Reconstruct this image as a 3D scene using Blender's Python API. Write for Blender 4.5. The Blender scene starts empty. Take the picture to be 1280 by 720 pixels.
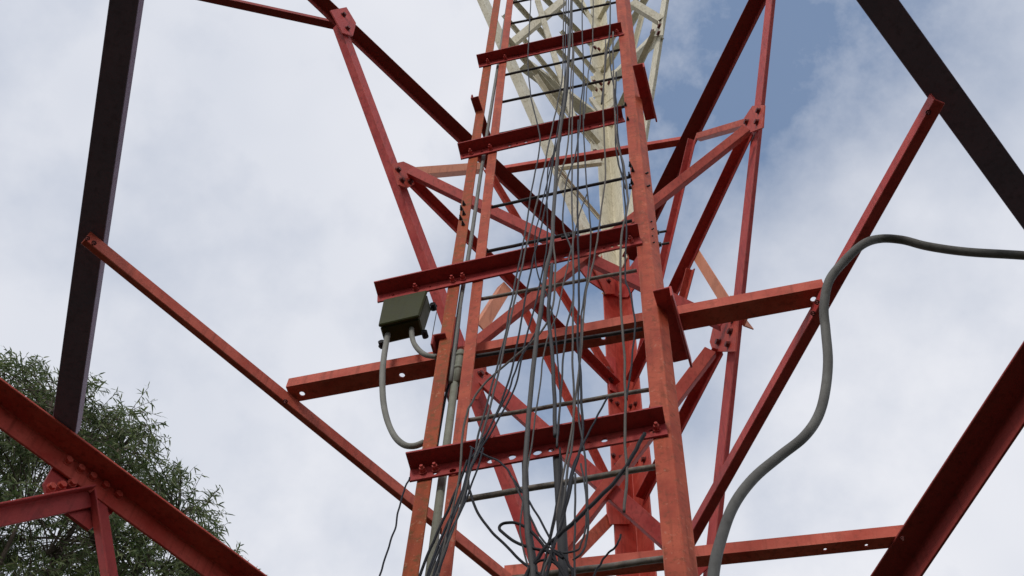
import bpy, bmesh, math, random
from mathutils import Vector, Matrix
from mathutils.noise import noise as pnoise

random.seed(11)
scene = bpy.context.scene
COL = scene.collection
R = math.radians

# ------------------------------------------------------------------ camera
F, CX, CY = 1640.0, 640.0, 360.0           # focal length and centre in photo pixels (1280 wide)
CAM = Vector((0, 0, 1.6))                  # eye height above the ground
_up = Vector((72.0, -882.0, F)).normalized()          # where the zenith lies in the photo
_fw = (Vector((0, 0, 1)) - _up * _up.z).normalized()
_rt = _fw.cross(_up)

def ray(x, y):
    d = Vector((x - CX, y - CY, F))
    return Vector((d.dot(_rt), d.dot(_fw), d.dot(_up)))

cd = bpy.data.cameras.new("camera")
cam = bpy.data.objects.new("camera", cd)
COL.objects.link(cam)
ax_x = Vector((_rt.x, _fw.x, _up.x))
ax_y = -Vector((_rt.y, _fw.y, _up.y))
ax_z = -Vector((_rt.z, _fw.z, _up.z))
m = Matrix((ax_x, ax_y, ax_z)).transposed().to_4x4()
m.translation = CAM
cam.matrix_world = m
cd.sensor_width = 36.0
cd.lens = F / 1280.0 * 36.0
cd.clip_start = 0.05
cd.clip_end = 5000
scene.camera = cam

# ------------------------------------------------------------------ sky and sun
SUN_DIR = Vector((-0.40, -0.76, 0.50)).normalized()   # towards the sun: behind the viewer's left shoulder
elev = math.asin(SUN_DIR.z)
rot = math.atan2(SUN_DIR.x, SUN_DIR.y)
world = bpy.data.worlds.new("World")
scene.world = world
world.use_nodes = True
nt = world.node_tree
nt.nodes.clear()
N = nt.nodes.new
L = nt.links.new
sky = N("ShaderNodeTexSky"); sky.sky_type = 'NISHITA'; sky.sun_disc = False
sky.sun_elevation = elev; sky.sun_rotation = rot
sky.air_density = 1.7; sky.dust_density = .3; sky.ozone_density = 6.0
bg_sky = N("ShaderNodeBackground"); bg_sky.inputs[1].default_value = 0.15
L(sky.outputs[0], bg_sky.inputs[0])
tc = N("ShaderNodeTexCoord")

def world_noise(scale, detail, rough, loc, lac=2.0):
    mp = N("ShaderNodeMapping"); mp.inputs['Location'].default_value = loc
    L(tc.outputs['Generated'], mp.inputs[0])
    nz = N("ShaderNodeTexNoise"); nz.inputs['Scale'].default_value = scale
    nz.inputs['Detail'].default_value = detail; nz.inputs['Roughness'].default_value = rough
    nz.inputs['Lacunarity'].default_value = lac
    L(mp.outputs[0], nz.inputs['Vector'])
    return nz

def wmath(op, a, b=None, c=None):
    n = N("ShaderNodeMath"); n.operation = op
    for i, v in enumerate((a, b, c)):
        if v is None: continue
        if isinstance(v, (int, float)): n.inputs[i].default_value = v
        else: L(v, n.inputs[i])
    return n.outputs[0]

def opening(x, y, size, amount):
    """a thin patch in the cloud deck, round a direction of the sky"""
    d = ray(x, y).normalized()
    vm = N("ShaderNodeVectorMath"); vm.operation = 'DISTANCE'
    nm = N("ShaderNodeVectorMath"); nm.operation = 'NORMALIZE'
    L(tc.outputs['Generated'], nm.inputs[0]); L(nm.outputs[0], vm.inputs[0])
    vm.inputs[1].default_value = d
    mr = N("ShaderNodeMapRange"); mr.interpolation_type = 'SMOOTHSTEP'
    mr.inputs['From Min'].default_value = 0; mr.inputs['From Max'].default_value = size
    mr.inputs['To Min'].default_value = amount; mr.inputs['To Max'].default_value = 0
    L(vm.outputs['Value'], mr.inputs['Value'])
    return mr.outputs[0]

OPENINGS = [(885, 10, .18, .34), (1030, -20, .18, .30), (690, 320, .14, .42), (640, 545, .11, .26), (880, 180, .17, .30),
            (540, 430, .09, .24), (1010, 630, .08, .14), (1180, 50, .13, .20), (800, 500, .14, .20), (720, 150, .12, .20)]
n1 = world_noise(5.0, 6, .52, (3.1, 1.7, .4))
n2 = world_noise(17.0, 5, .55, (.4, 7.7, 2.4))
thin = wmath('MULTIPLY_ADD', wmath('SUBTRACT', n1.outputs[0], .5), .55, .03)
thin = wmath('MULTIPLY_ADD', wmath('SUBTRACT', n2.outputs[0], .5), .26, thin)
n4 = world_noise(9.0, 7, .62, (5.2, 9.1, 1.3))
wisp = wmath('MULTIPLY_ADD', wmath('SUBTRACT', n4.outputs[0], .5), 2.1, .92)     # wisps drifting across the openings
holes = 0.0
for o in OPENINGS:
    holes = wmath('ADD', holes, opening(*o))
thin = wmath('ADD', thin, wmath('MULTIPLY', holes, wisp))
cover = wmath('SUBTRACT', 1.0, wmath('MULTIPLY', thin, 1.55))
cl = N("ShaderNodeClamp"); cl.inputs['Min'].default_value = .14; cl.inputs['Max'].default_value = 1.0
L(cover, cl.inputs[0])
n3 = world_noise(3.2, 4, .5, (8.3, 2.2, 5.5))
cr = N("ShaderNodeValToRGB")
cr.color_ramp.elements[0].position = .30; cr.color_ramp.elements[0].color = (.665, .70, .785, 1)
cr.color_ramp.elements[1].position = .68; cr.color_ramp.elements[1].color = (.85, .86, .91, 1)
L(n3.outputs[0], cr.inputs[0])
bg_cl = N("ShaderNodeBackground"); bg_cl.inputs[1].default_value = 1.0
L(cr.outputs[0], bg_cl.inputs[0])
mix = N("ShaderNodeMixShader")
L(cl.outputs[0], mix.inputs[0]); L(bg_sky.outputs[0], mix.inputs[1]); L(bg_cl.outputs[0], mix.inputs[2])
wo = N("ShaderNodeOutputWorld"); L(mix.outputs[0], wo.inputs[0])

sd = bpy.data.lights.new("sun", 'SUN')
sd.energy = 1.45; sd.angle = R(12); sd.color = (1.0, .94, .85)
sun = bpy.data.objects.new("sun", sd); COL.objects.link(sun)
sun.rotation_euler = SUN_DIR.to_track_quat('Z', 'Y').to_euler()
sun.location = SUN_DIR * 50

scene.view_settings.view_transform = 'Standard'
scene.view_settings.look = 'None'
scene.view_settings.exposure = 0.0
scene.view_settings.gamma = 1.0

# ------------------------------------------------------------------ materials
def new_mat(name):
    mt = bpy.data.materials.new(name); mt.use_nodes = True
    t = mt.node_tree; b = t.nodes["Principled BSDF"]
    return mt, t, b

def paint(name, base, alt, rust, rust_amt, rough=.5, blotch=9.0, rust_scale=38.0, chip=None, edge=None):
    """old gloss paint on steel: slow colour drift, weathered blotches, rust freckles"""
    mt, t, b = new_mat(name)
    n = t.nodes.new; l = t.links.new
    geo = n("ShaderNodeNewGeometry")
    def noise(sc, det, ro):
        z = n("ShaderNodeTexNoise"); z.inputs['Scale'].default_value = sc
        z.inputs['Detail'].default_value = det; z.inputs['Roughness'].default_value = ro
        l(geo.outputs['Position'], z.inputs['Vector']); return z
    a = noise(blotch, 5, .6); c = noise(rust_scale, 4, .65); d = noise(240, 2, .5)
    r1 = n("ShaderNodeValToRGB"); r1.color_ramp.elements[0].position = .34; r1.color_ramp.elements[1].position = .68
    r1.color_ramp.elements[0].color = (*base, 1); r1.color_ramp.elements[1].color = (*alt, 1)
    l(a.outputs[0], r1.inputs[0])
    mp = n("ShaderNodeMapping"); mp.inputs['Scale'].default_value = (70, 70, 5); l(geo.outputs['Position'], mp.inputs[0])
    sk = n("ShaderNodeTexNoise"); sk.inputs['Scale'].default_value = 1; sk.inputs['Detail'].default_value = 4; l(mp.outputs[0], sk.inputs['Vector'])
    rs = n("ShaderNodeMapRange"); rs.inputs['From Min'].default_value = .52; rs.inputs['From Max'].default_value = .74; rs.inputs['To Max'].default_value = .62
    l(sk.outputs[0], rs.inputs['Value'])
    r2 = n("ShaderNodeValToRGB"); r2.color_ramp.elements[0].position = .60 - .12 * rust_amt; r2.color_ramp.elements[1].position = .70 - .06 * rust_amt
    r2.color_ramp.elements[0].color = (0, 0, 0, 1); r2.color_ramp.elements[1].color = (rust_amt,) * 3 + (1,)
    l(c.outputs[0], r2.inputs[0])
    mx = n("ShaderNodeMix"); mx.data_type = 'RGBA'
    l(r2.outputs[0], mx.inputs['Factor']); l(r1.outputs[0], mx.inputs['A']); mx.inputs['B'].default_value = (*rust, 1)
    out = mx.outputs['Result']
    ms = n("ShaderNodeMix"); ms.data_type = 'RGBA'            # rain streaks of grime and rust
    l(rs.outputs[0], ms.inputs['Factor']); l(out, ms.inputs['A'])
    ms.inputs['B'].default_value = (*[(q * .45 + w * .55) * .8 for q, w in zip(base, rust)], 1)
    out = ms.outputs['Result']
    if edge:                                                  # paint rubbed thin along the edges
        bv = n("ShaderNodeBevel"); bv.samples = 4; bv.inputs['Radius'].default_value = .004
        dt = n("ShaderNodeVectorMath"); dt.operation = 'DOT_PRODUCT'
        l(bv.outputs[0], dt.inputs[0]); l(geo.outputs['Normal'], dt.inputs[1])
        mr = n("ShaderNodeMapRange"); mr.inputs['From Min'].default_value = .995; mr.inputs['From Max'].default_value = .90; mr.inputs['To Max'].default_value = 1
        l(dt.outputs['Value'], mr.inputs['Value'])
        nm = n("ShaderNodeMapRange"); nm.inputs['From Min'].default_value = .42; nm.inputs['From Max'].default_value = .60; nm.inputs['To Max'].default_value = .75
        l(c.outputs[0], nm.inputs['Value'])
        mu = n("ShaderNodeMath"); mu.operation = 'MULTIPLY'; l(mr.outputs[0], mu.inputs[0]); l(nm.outputs[0], mu.inputs[1])
        me_ = n("ShaderNodeMix"); me_.data_type = 'RGBA'; l(mu.outputs[0], me_.inputs['Factor']); l(out, me_.inputs['A'])
        me_.inputs['B'].default_value = (*edge, 1)
        out = me_.outputs['Result']
    if chip:
        e = noise(95, 2, .5)
        r3 = n("ShaderNodeValToRGB"); r3.color_ramp.elements[0].position = .66; r3.color_ramp.elements[1].position = .70
        r3.color_ramp.elements[0].color = (0, 0, 0, 1); r3.color_ramp.elements[1].color = (.45, .45, .45, 1)
        cl_ = n("ShaderNodeMath"); cl_.operation = 'MULTIPLY_ADD'; cl_.inputs[1].default_value = .35; l(a.outputs[0], cl_.inputs[0]); 
        sb = n("ShaderNodeMath"); sb.operation = 'SUBTRACT'; sb.inputs[1].default_value = .175; l(e.outputs[0], sb.inputs[0]); l(sb.outputs[0], cl_.inputs[2])
        l(cl_.outputs[0], r3.inputs[0])
        m2 = n("ShaderNodeMix"); m2.data_type = 'RGBA'
        l(r3.outputs[0], m2.inputs['Factor']); l(out, m2.inputs['A']); m2.inputs['B'].default_value = (*chip, 1)
        out = m2.outputs['Result']
    l(out, b.inputs['Base Color'])
    rr = n("ShaderNodeMapRange"); rr.inputs['To Min'].default_value = rough - .1; rr.inputs['To Max'].default_value = rough + .2
    l(a.outputs[0], rr.inputs['Value']); l(rr.outputs[0], b.inputs['Roughness'])
    bp = n("ShaderNodeBump"); bp.inputs['Strength'].default_value = .25; bp.inputs['Distance'].default_value = .002
    ad = n("ShaderNodeMath"); ad.operation = 'ADD'; l(c.outputs[0], ad.inputs[0]); l(d.outputs[0], ad.inputs[1])
    l(ad.outputs[0], bp.inputs['Height']); l(bp.outputs[0], b.inputs['Normal'])
    b.inputs['Specular IOR Level'].default_value = .18
    return mt

M = {}
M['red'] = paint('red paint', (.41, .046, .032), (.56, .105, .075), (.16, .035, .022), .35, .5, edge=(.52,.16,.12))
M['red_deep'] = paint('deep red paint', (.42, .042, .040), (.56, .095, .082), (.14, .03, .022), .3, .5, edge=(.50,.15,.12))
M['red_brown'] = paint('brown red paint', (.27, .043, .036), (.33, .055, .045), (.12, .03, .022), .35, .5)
M['rail'] = paint('orange red rail paint', (.35, .050, .025), (.52, .115, .062), (.17, .050, .020), .6, .55, 14, 60, (.50, .22, .15), (.55, .22, .15))
M['rail_rust'] = paint('rusty rail paint', (.33, .055, .024), (.40, .085, .030), (.20, .075, .022), .95, .6, 12, 55, (.48, .24, .14), (.45, .18, .10))
M['beam'] = paint('orange red beam paint', (.42, .062, .036), (.58, .135, .090), (.20, .05, .025), .4, .55, edge=(.55,.20,.14))
M['plum'] = paint('plum primer', (.16, .125, .175), (.20, .14, .19), (.12, .08, .10), .3, .55)
M['crossbar'] = paint('crossbar paint', (.36, .040, .042), (.42, .060, .052), (.16, .035, .025), .4, .5)
M['peach'] = paint('lit peach paint', (.62, .24, .14), (.68, .29, .18), (.42, .12, .07), .3, .6)  # lighter orange, with the light on these struts put into the base colour
M['cream'] = paint('cream paint', (.78, .74, .61), (.66, .62, .49), (.33, .28, .17), .55, .55)
M['rebar'] = paint('rusted bar', (.13, .12, .11), (.27, .245, .22), (.36, .27, .19), .6, .7, 60, 130)
M['rebar_black'] = paint('dark bar', (.035, .034, .040), (.06, .056, .058), (.12, .09, .08), .35, .6, 60, 130)
M['pipe'] = paint('galvanised conduit', (.25, .26, .25), (.20, .21, .20), (.22, .20, .16), .4, .5, 20, 60)
M['pipe_old'] = paint('weathered conduit', (.27, .28, .23), (.20, .21, .17), (.16, .16, .12), .5, .6, 20, 60)
M['hose'] = paint('grey flexible conduit', (.165, .165, .155), (.115, .113, .108), (.075, .07, .065), .4, .6, 12, 40)
M['hose_pale'] = paint('pale flexible conduit', (.27, .27, .245), (.21, .21, .19), (.24, .22, .18), .3, .6, 20, 60)
M['olive'] = paint('olive box paint', (.032, .036, .007), (.042, .045, .011), (.035, .032, .012), .4, .5, 25, 60)
M['bolt_steel'] = paint('painted bolt steel', (.17, .035, .030), (.10, .03, .028), (.05, .03, .025), .5, .5)
M['bolt_dark'] = paint('bare bolt steel', (.03, .028, .03), (.05, .045, .045), (.08, .05, .04), .4, .5)

def plain(name, col, rough=.6):
    return paint(name, col, tuple(c * 1.3 for c in col), tuple(c * .7 for c in col), .3, rough, 30, 80)
M['cable_grey'] = plain('grey cable sheath', (.085, .083, .083))
M['cable_mid'] = plain('mid grey cable sheath', (.052, .053, .058))
M['cable_dark'] = plain('dark cable sheath', (.024, .026, .034))
M['cable_black'] = plain('black cable sheath', (.011, .011, .014), .5)
M['cable_brown'] = plain('taupe cable sheath', (.105, .094, .086))

# ------------------------------------------------------------------ helpers
def link(name, bm, mat, parent=None, smooth=False):
    """ONE mesh object, its origin at the middle of its shape"""
    bmesh.ops.recalc_face_normals(bm, faces=bm.faces[:])
    c = Vector()
    for v in bm.verts: c += v.co
    c /= max(1, len(bm.verts))
    for v in bm.verts: v.co -= c
    me = bpy.data.meshes.new(name); bm.to_mesh(me); bm.free()
    if smooth:
        for p in me.polygons: p.use_smooth = True
    me.materials.append(mat)
    o = bpy.data.objects.new(name, me); COL.objects.link(o)
    base = Vector()
    if parent:
        o.parent = parent
        p = parent
        while p:
            base += p.location; p = p.parent
    o.location = c - base
    return o

def tag(o, label, cat, group=None):
    o['label'] = label; o['category'] = cat
    if group: o['group'] = group
    return o

def thing(name, label, cat, loc, group=None):
    o = bpy.data.objects.new(name, None); COL.objects.link(o); o.location = loc
    o.empty_display_size = .2
    return tag(o, label, cat, group)

class Plane:
    def __init__(s, P, n): s.P = P.copy(); s.n = n.normalized()
    def at(s, x, y, off=0.0):
        """the point of this plane (moved off along its normal) seen at photo pixel x, y"""
        r = ray(x, y); P = s.P + s.n * off
        return CAM + r * ((P - CAM).dot(s.n) / r.dot(s.n))
    def shifted(s, off): return Plane(s.P + s.n * off, s.n)

def perp(v, axis):
    v = v - axis * v.dot(axis)
    return v.normalized()

def prism_poly(bm, P0, P1, pts, u, v):
    """sweep a closed profile (in u, v) from P0 to P1"""
    rings = []
    for P in (P0, P1):
        rings.append([bm.verts.new(P + u * a + v * b) for a, b in pts])
    n = len(pts)
    for i in range(n):
        j = (i + 1) % n
        bm.faces.new((rings[0][i], rings[0][j], rings[1][j], rings[1][i]))
    bm.faces.new(rings[0][::-1]); bm.faces.new(rings[1])

def angle_bm(bm, P0, P1, da, wa, db, wb, t=.006):
    """steel angle: its heel runs from P0 to P1, one flange along da, the other along db"""
    ax = (P1 - P0).normalized()
    u = perp(da, ax); v = perp(db, ax)
    prism_poly(bm, P0, P1, [(0, 0), (wa, 0), (wa, t), (t, t), (t, wb), (0, wb)], u, v)

def soften(bm, w):
    es = [e for e in bm.edges if len(e.link_faces) == 2 and e.calc_face_angle(0) > .6]
    bmesh.ops.bevel(bm, geom=es, offset=w, segments=1, affect='EDGES', clamp_overlap=True)

def angle(name, P0, P1, da, wa, db, wb, mat, parent, t=.006, ext=(0, 0), bev=.0015):
    ax = (P1 - P0).normalized()
    P0 = P0 - ax * ext[0]; P1 = P1 + ax * ext[1]
    bm = bmesh.new(); angle_bm(bm, P0, P1, da, wa, db, wb, t)
    bmesh.ops.recalc_face_normals(bm, faces=bm.faces[:])
    if bev: soften(bm, bev)
    return link(name, bm, mat, parent)

def tube_bm(bm, pts, r, seg=8, cap=True, rad=None):
    rings = []
    n = len(pts)
    prev = None
    for i, p in enumerate(pts):
        t = (pts[min(i + 1, n - 1)] - pts[max(i - 1, 0)]).normalized()
        if prev is None:
            a = t.orthogonal().normalized()
        else:
            a = perp(prev, t)
        prev = a
        b = t.cross(a)
        rr = rad[i] if rad else r
        rings.append([bm.verts.new(p + (a * math.cos(2 * math.pi * k / seg) + b * math.sin(2 * math.pi * k / seg)) * rr) for k in range(seg)])
    for i in range(n - 1):
        for k in range(seg):
            q = (k + 1) % seg
            bm.faces.new((rings[i][k], rings[i][q], rings[i + 1][q], rings[i + 1][k]))
    if cap:
        bm.faces.new(rings[0][::-1]); bm.faces.new(rings[-1])

def spline(pts, per=6):
    """Catmull-Rom through the points"""
    out = []
    n = len(pts)
    for i in range(n - 1):
        p0 = pts[max(i - 1, 0)]; p1 = pts[i]; p2 = pts[i + 1]; p3 = pts[min(i + 2, n - 1)]
        for k in range(per):
            t = k / per
            out.append(.5 * ((2 * p1) + (p2 - p0) * t + (2 * p0 - 5 * p1 + 4 * p2 - p3) * t * t + (3 * p1 - p0 - 3 * p2 + p3) * t ** 3))
    out.append(pts[-1].copy())
    return out

def plate_bm(bm, corners, n, t):
    """flat plate with the given corners and thickness t along n"""
    a = [bm.verts.new(p) for p in corners]
    b = [bm.verts.new(p + n * t) for p in corners]
    k = len(corners)
    bm.faces.new(a); bm.faces.new(b[::-1])
    for i in range(k):
        j = (i + 1) % k
        bm.faces.new((a[i], b[i], b[j], a[j]))

def web_with_holes(P0, P1, h, holes, t, nz=None):
    """drilled flat web as mesh verts in world space; holes = (fraction along, fraction down, radius)"""
    ax = (P1 - P0); ln = ax.length; ax.normalize()
    cu = bpy.data.curves.new('web_outline', 'CURVE'); cu.dimensions = '2D'; cu.fill_mode = 'BOTH'; cu.extrude = t / 2
    def poly(pts):
        sp_ = cu.splines.new('POLY'); sp_.points.add(len(pts) - 1)
        for q, (x, y) in zip(sp_.points, pts): q.co = (x, y, 0, 1)
        sp_.use_cyclic_u = True
    poly([(0, 0), (ln, 0), (ln, -h), (0, -h)])
    for fx, fy, r_ in holes:
        r_ *= 1.3
        poly([(fx * ln + r_ * math.cos(k * math.pi / 7), -fy * h + r_ * math.sin(k * math.pi / 7)) for k in range(14)])
    ob = bpy.data.objects.new('web_outline', cu); COL.objects.link(ob)
    dg = bpy.context.evaluated_depsgraph_get(); dg.update()
    me = bpy.data.meshes.new_from_object(ob.evaluated_get(dg))
    bpy.data.objects.remove(ob); bpy.data.curves.remove(cu)
    b = bmesh.new(); b.from_mesh(me); bpy.data.meshes.remove(me)
    if nz is None:
        zdir = ax.cross(UP).normalized(); ydir = zdir.cross(ax).normalized()
        if ydir.z < 0: ydir = -ydir
    else:                                   # lying flat: 'down' the web is towards the viewer
        zdir = nz; ydir = zdir.cross(ax).normalized()
        if ydir.dot(CAM - P0) > 0: ydir = -ydir
    for v in b.verts:
        v.co = P0 + ax * v.co.x + ydir * v.co.y + zdir * v.co.z
    return b, ydir

def bolt_bm(bm, P, n, r=.012, h=.010, shank=0.0):
    """hexagon head with a washer, and the shank's end behind it when asked for"""
    n = n.normalized(); a = n.orthogonal().normalized(); b = n.cross(a)
    def disc(c, rr, hh, k):
        lo = [bm.verts.new(c + (a * math.cos(2 * math.pi * i / k) + b * math.sin(2 * math.pi * i / k)) * rr) for i in range(k)]
        hi = [bm.verts.new(v.co + n * hh) for v in lo]
        for i in range(k):
            j = (i + 1) % k
            bm.faces.new((lo[i], lo[j], hi[j], hi[i]))
        bm.faces.new(lo[::-1]); bm.faces.new(hi)
    disc(P + n * .0005, r * 1.35, .002, 12)
    disc(P + n * .0026, r, h, 6)
    if shank: disc(P + n * (.0030 + h), r * .55, shank, 8)

def bolts(parent, pts, n, r=.012, h=.010, mat=None, shank=0.0):
    for p in pts:
        bm = bmesh.new(); bolt_bm(bm, p, n, r, h, shank)
        link('bolt', bm, mat or M['bolt_steel'], parent)

# ------------------------------------------------------------------ the tower's frame of reference
UP = Vector((0, 0, 1)); DN = -UP
def yawdir(a): return Vector((math.sin(R(a)), math.cos(R(a)), 0))
LD = yawdir(48.5)          # along the left face, towards the far leg
RD = yawdir(-17.0)         # along the right face, towards the far leg
FD = yawdir(105.7)         # along the front, left to right
rr = ray(828, 1118); s = 3.9 / math.hypot(rr.x, rr.y)
N0 = CAM + rr * s          # foot node of the far leg in this panel
Z0 = N0.z
Z1 = 9.0
ZP0 = Plane(Vector((0, 0, Z0)), UP)
ZP1 = Plane(Vector((0, 0, Z1)), UP)
LIN = LD.cross(UP); LIN = LIN if LIN.dot(Vector((0, 1.5, 0)) - N0) > 0 else -LIN   # left face normal, inwards
RIN = RD.cross(UP); RIN = RIN if RIN.dot(Vector((0, 1.5, 0)) - N0) > 0 else -RIN
LP = Plane(N0, LIN)        # the left face
RP = Plane(N0, RIN)        # the right face
LEG = Vector((N0.x, N0.y, 0))
SIDE = 5.05
LLEG = LEG - LD * SIDE
RLEG = LEG - RD * SIDE

# ------------------------------------------------------------------ ground
def ground_mat():
    mt, t, b = new_mat('dry earth and short grass')
    n = t.nodes.new; l = t.links.new
    g = n("ShaderNodeNewGeometry")
    z = n("ShaderNodeTexNoise"); z.inputs['Scale'].default_value = .6; z.inputs['Detail'].default_value = 8
    l(g.outputs['Position'], z.inputs['Vector'])
    r = n("ShaderNodeValToRGB"); r.color_ramp.elements[0].position = .4; r.color_ramp.elements[1].position = .62
    r.color_ramp.elements[0].color = (.022, .030, .012, 1); r.color_ramp.elements[1].color = (.055, .046, .032, 1)
    l(z.outputs[0], r.inputs[0]); l(r.outputs[0], b.inputs['Base Color'])
    b.inputs['Roughness'].default_value = .95
    return mt
bm = bmesh.new()
ring_prev = None
cv = bm.verts.new((0, 0, 0))
for rad in (3, 8, 20, 60, 200, 800, 3000):
    rg = [bm.verts.new((rad * math.cos(k * math.pi / 24), rad * math.sin(k * math.pi / 24),
                        0 if rad < 30 else 0.02 * rad * pnoise(Vector((k * .5, rad * .01, 3))) * .3)) for k in range(48)]
    for k in range(48):
        q = (k + 1) % 48
        if ring_prev is None: bm.faces.new((cv, rg[k], rg[q]))
        else: bm.faces.new((ring_prev[k], rg[k], rg[q], ring_prev[q]))
    ring_prev = rg
g = link('ground', bm, ground_mat(), None, True)
g['kind'] = 'structure'

# ------------------------------------------------------------------ the lattice tower
tower = thing('lattice_tower', 'tall red steel lattice tower turning cream above, seen from beneath', 'tower', (LEG + LLEG + RLEG) / 3)

# legs: the heel of each angle outside, its flanges along the two faces
def leg(base, d1, d2, z0, z1, w, mat, name='leg'):
    return angle(name, base + UP * z0, base + UP * z1, d1, w, d2, w, mat, tower, t=.012, bev=.003)
ZC = LP.at(771, 338).z
leg(LEG, -LD, -RD, 0, ZC - .02, .165, M['red'])
leg(LEG + (-LD - RD) * .01, -LD, -RD, ZC - .12, 30, .15, M['cream'])
leg(LLEG, LD, (RLEG - LLEG).normalized(), 0, 9.4, .165, M['red'])
leg(RLEG, RD, (LLEG - RLEG).normalized(), 0, 9.4, .165, M['red'])
# splice plates and seam where the red leg ends
sp = angle('splice_plate', LP.at(771, 402) * 1, LP.at(771, 402), -LD, .15, -RD, .15, M['red'], tower) if False else None

def beam(name, P0, P1, da, wa, db, wb, mat=M['red'], **k):
    return angle(name, P0, P1, da, wa, db, wb, mat, tower, **k)

# --- level of the lower ring (z0)
def z0(x, y): return ZP0.at(x, y)
LMID = LEG - LD * SIDE / 2; RMID = LEG - RD * SIDE / 2; FMID = (LLEG + RLEG) / 2
def atz(P, z): return Vector((P.x, P.y, z))
# ring beams of the three faces: top flange inwards, web hanging down
pB0, pB1 = z0(0, 507), z0(290, 720)
dB = (pB1 - pB0).normalized()
B_far = pB0 + dB * ((N0 - pB0).dot(dB) - .12); B_near = pB0 - dB * 2.1
beam('ring_beam', B_near, B_far, LIN, .078, DN, .078, M['red'], t=.008)
pD0, pD1 = z0(1128, 720), z0(1290, 478)
dD = (pD0 - pD1).normalized()
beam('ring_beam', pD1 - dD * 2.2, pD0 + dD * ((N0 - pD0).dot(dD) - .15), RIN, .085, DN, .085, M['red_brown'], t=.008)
fn = FD.cross(UP); fn = fn if fn.y > 0 else -fn
beam('ring_beam', atz(LLEG, Z0) + FD * .18, atz(RLEG, Z0) - FD * .18, fn, .08, DN, .08, M['red_deep'], t=.008)
# plan braces between the middles of the ring
pA0, pA1 = z0(102, 520), z0(177, 0)
dA = (pA1 - pA0).normalized()
ZPA = Plane(Vector((0, 0, Z0 + .002)), UP); ZPE = Plane(Vector((0, 0, Z0 - .048)), UP)
beam('plan_brace', ZPA.at(93.5, 548), pA0 + dA * 3.0, -FD, .067, UP, .05, M['plum'], t=.007)
pC0, pC1 = z0(1070, 0), z0(1273, 278)
dC = (pC1 - pC0).normalized()
beam('plan_brace', pC1 + dC * .32, pC0 - dC * 2.0, RIN * -1, .074, UP, .05, M['plum'], t=.007)
# inner frame that carries the ladder
beam('frame_beam', ZPE.at(106, 299), ZPE.at(640, 732), UP, .046, -LIN, .018, M['beam'], t=.006)
beam('frame_beam', ZPE.at(1168, 124), ZPE.at(851, 690), UP, .042, -RIN, .028, M['red_deep'], t=.006)
FB = -fn   # the ladder's face looks this way (towards the viewer)
def toward(P, n):     # n flipped so that it points to the viewer's side
    return n if n.dot(CAM - P) > 0 else -n
FN = toward(z0(700, 420), fn)
def holed_beam(p, q, up_h, back_w, holes, mat):
    P0, P1 = z0(*p), z0(*q)
    ax = (P1 - P0).normalized(); back = perp(-FN, ax)
    b, yd = web_with_holes(P0 + back * back_w, P1 + back * back_w, back_w, holes, .006, UP)
    for v in b.verts: v.co += UP * .0035
    prism_poly(b, P0, P1, [(0, 0), (up_h, 0), (up_h, .006), (0, .006)], UP, -back)
    return link('frame_beam', b, mat, tower)
holed_beam((358, 486), (1031, 361), .042, .046, [(.025, .45, .006), (.22, .45, .006), (.35, .5, .004), (.60, .45, .005), (.978, .45, .006)], M['beam'])
holed_beam((630, 722), (1135, 671), .046, .034, [(.80, .5, .004), (.90, .5, .004)], M['beam'])

for q, n_ in (((357, 501), DN), ((110, 297), DN), ((1160, 140), DN), ((118, 303), DN), ((1021, 377), DN), ((1016, 391), DN), ((640, 722), DN), ((1128, 672), DN)):
    bolts(tower, [ZPE.at(*q) - UP * .001], n_, .0048, .005, M['bolt_steel'], .005)
# B's gusset with the two lower diagonals of the next panel down
Bp = Plane(pB0 + LIN * -.002, LIN)
gs = bmesh.new()
plate_bm(gs, [Bp.at(*p) for p in [(68, 580), (55, 604), (60, 624), (112, 662), (140, 642), (150, 622), (120, 596)]], -LIN, .010)
gp = link('gusset_plate', gs, M['crossbar'], tower)
bolts(gp, [Bp.at(*p, .012) for p in [(84, 577), (99, 587), (114, 597), (130, 608), (146, 620)]], LIN, .011, .012, M['red'])
Bq = Bp.shifted(.004)
d1 = beam('diagonal_brace', Bq.at(112, 612), Bq.at(-60, 646), DN, .055, LIN, .03, M['crossbar'])
bolts(d1, [Bq.at(*p, .002) + LIN * .006 for p in [(62, 611), (75, 609), (88, 606)]], LIN, .010, .010, M['red'])
beam('diagonal_brace', Bq.at(110, 618), Bq.at(128, 740), LD, .055, LIN, .03, M['crossbar'], ext=(0, 2.2))

# --- level of the upper ring (z1)
def z1(x, y): return ZP1.at(x, y)
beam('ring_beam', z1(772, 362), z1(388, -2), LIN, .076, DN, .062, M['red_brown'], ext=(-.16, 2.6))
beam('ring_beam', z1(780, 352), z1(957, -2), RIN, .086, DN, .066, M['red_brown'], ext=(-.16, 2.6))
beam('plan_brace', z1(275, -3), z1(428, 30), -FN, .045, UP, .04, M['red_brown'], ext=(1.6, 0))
beam('plan_brace', z1(606, 214), z1(864, 172), UP, .045, -FN, .042, M['red'])

# --- K diagonals of the two far faces
ML = LP.at(424, 24); MR = RP.at(975, -45)
QL = (ML - N0).normalized(); QR = (MR - N0).normalized()
def inplane(ax, n, s):     # in the face, square to the member, pointing to picture right (s=1)
    v = ax.cross(n).normalized()
    return v if v.dot(Vector((1, 0, 0))) * s > 0 else -v
beam('diagonal_brace', LP.at(696, 760), LP.at(423, 28), inplane(QL, LIN, 1), .066, -LIN, .05, M['red_deep'], ext=(1.2, 0))
beam('diagonal_brace', RP.at(880, 706), RP.at(964, -60), inplane(QR, RIN, 1), .080, -RIN, .055, M['red_deep'], ext=(1.2, 0))

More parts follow.
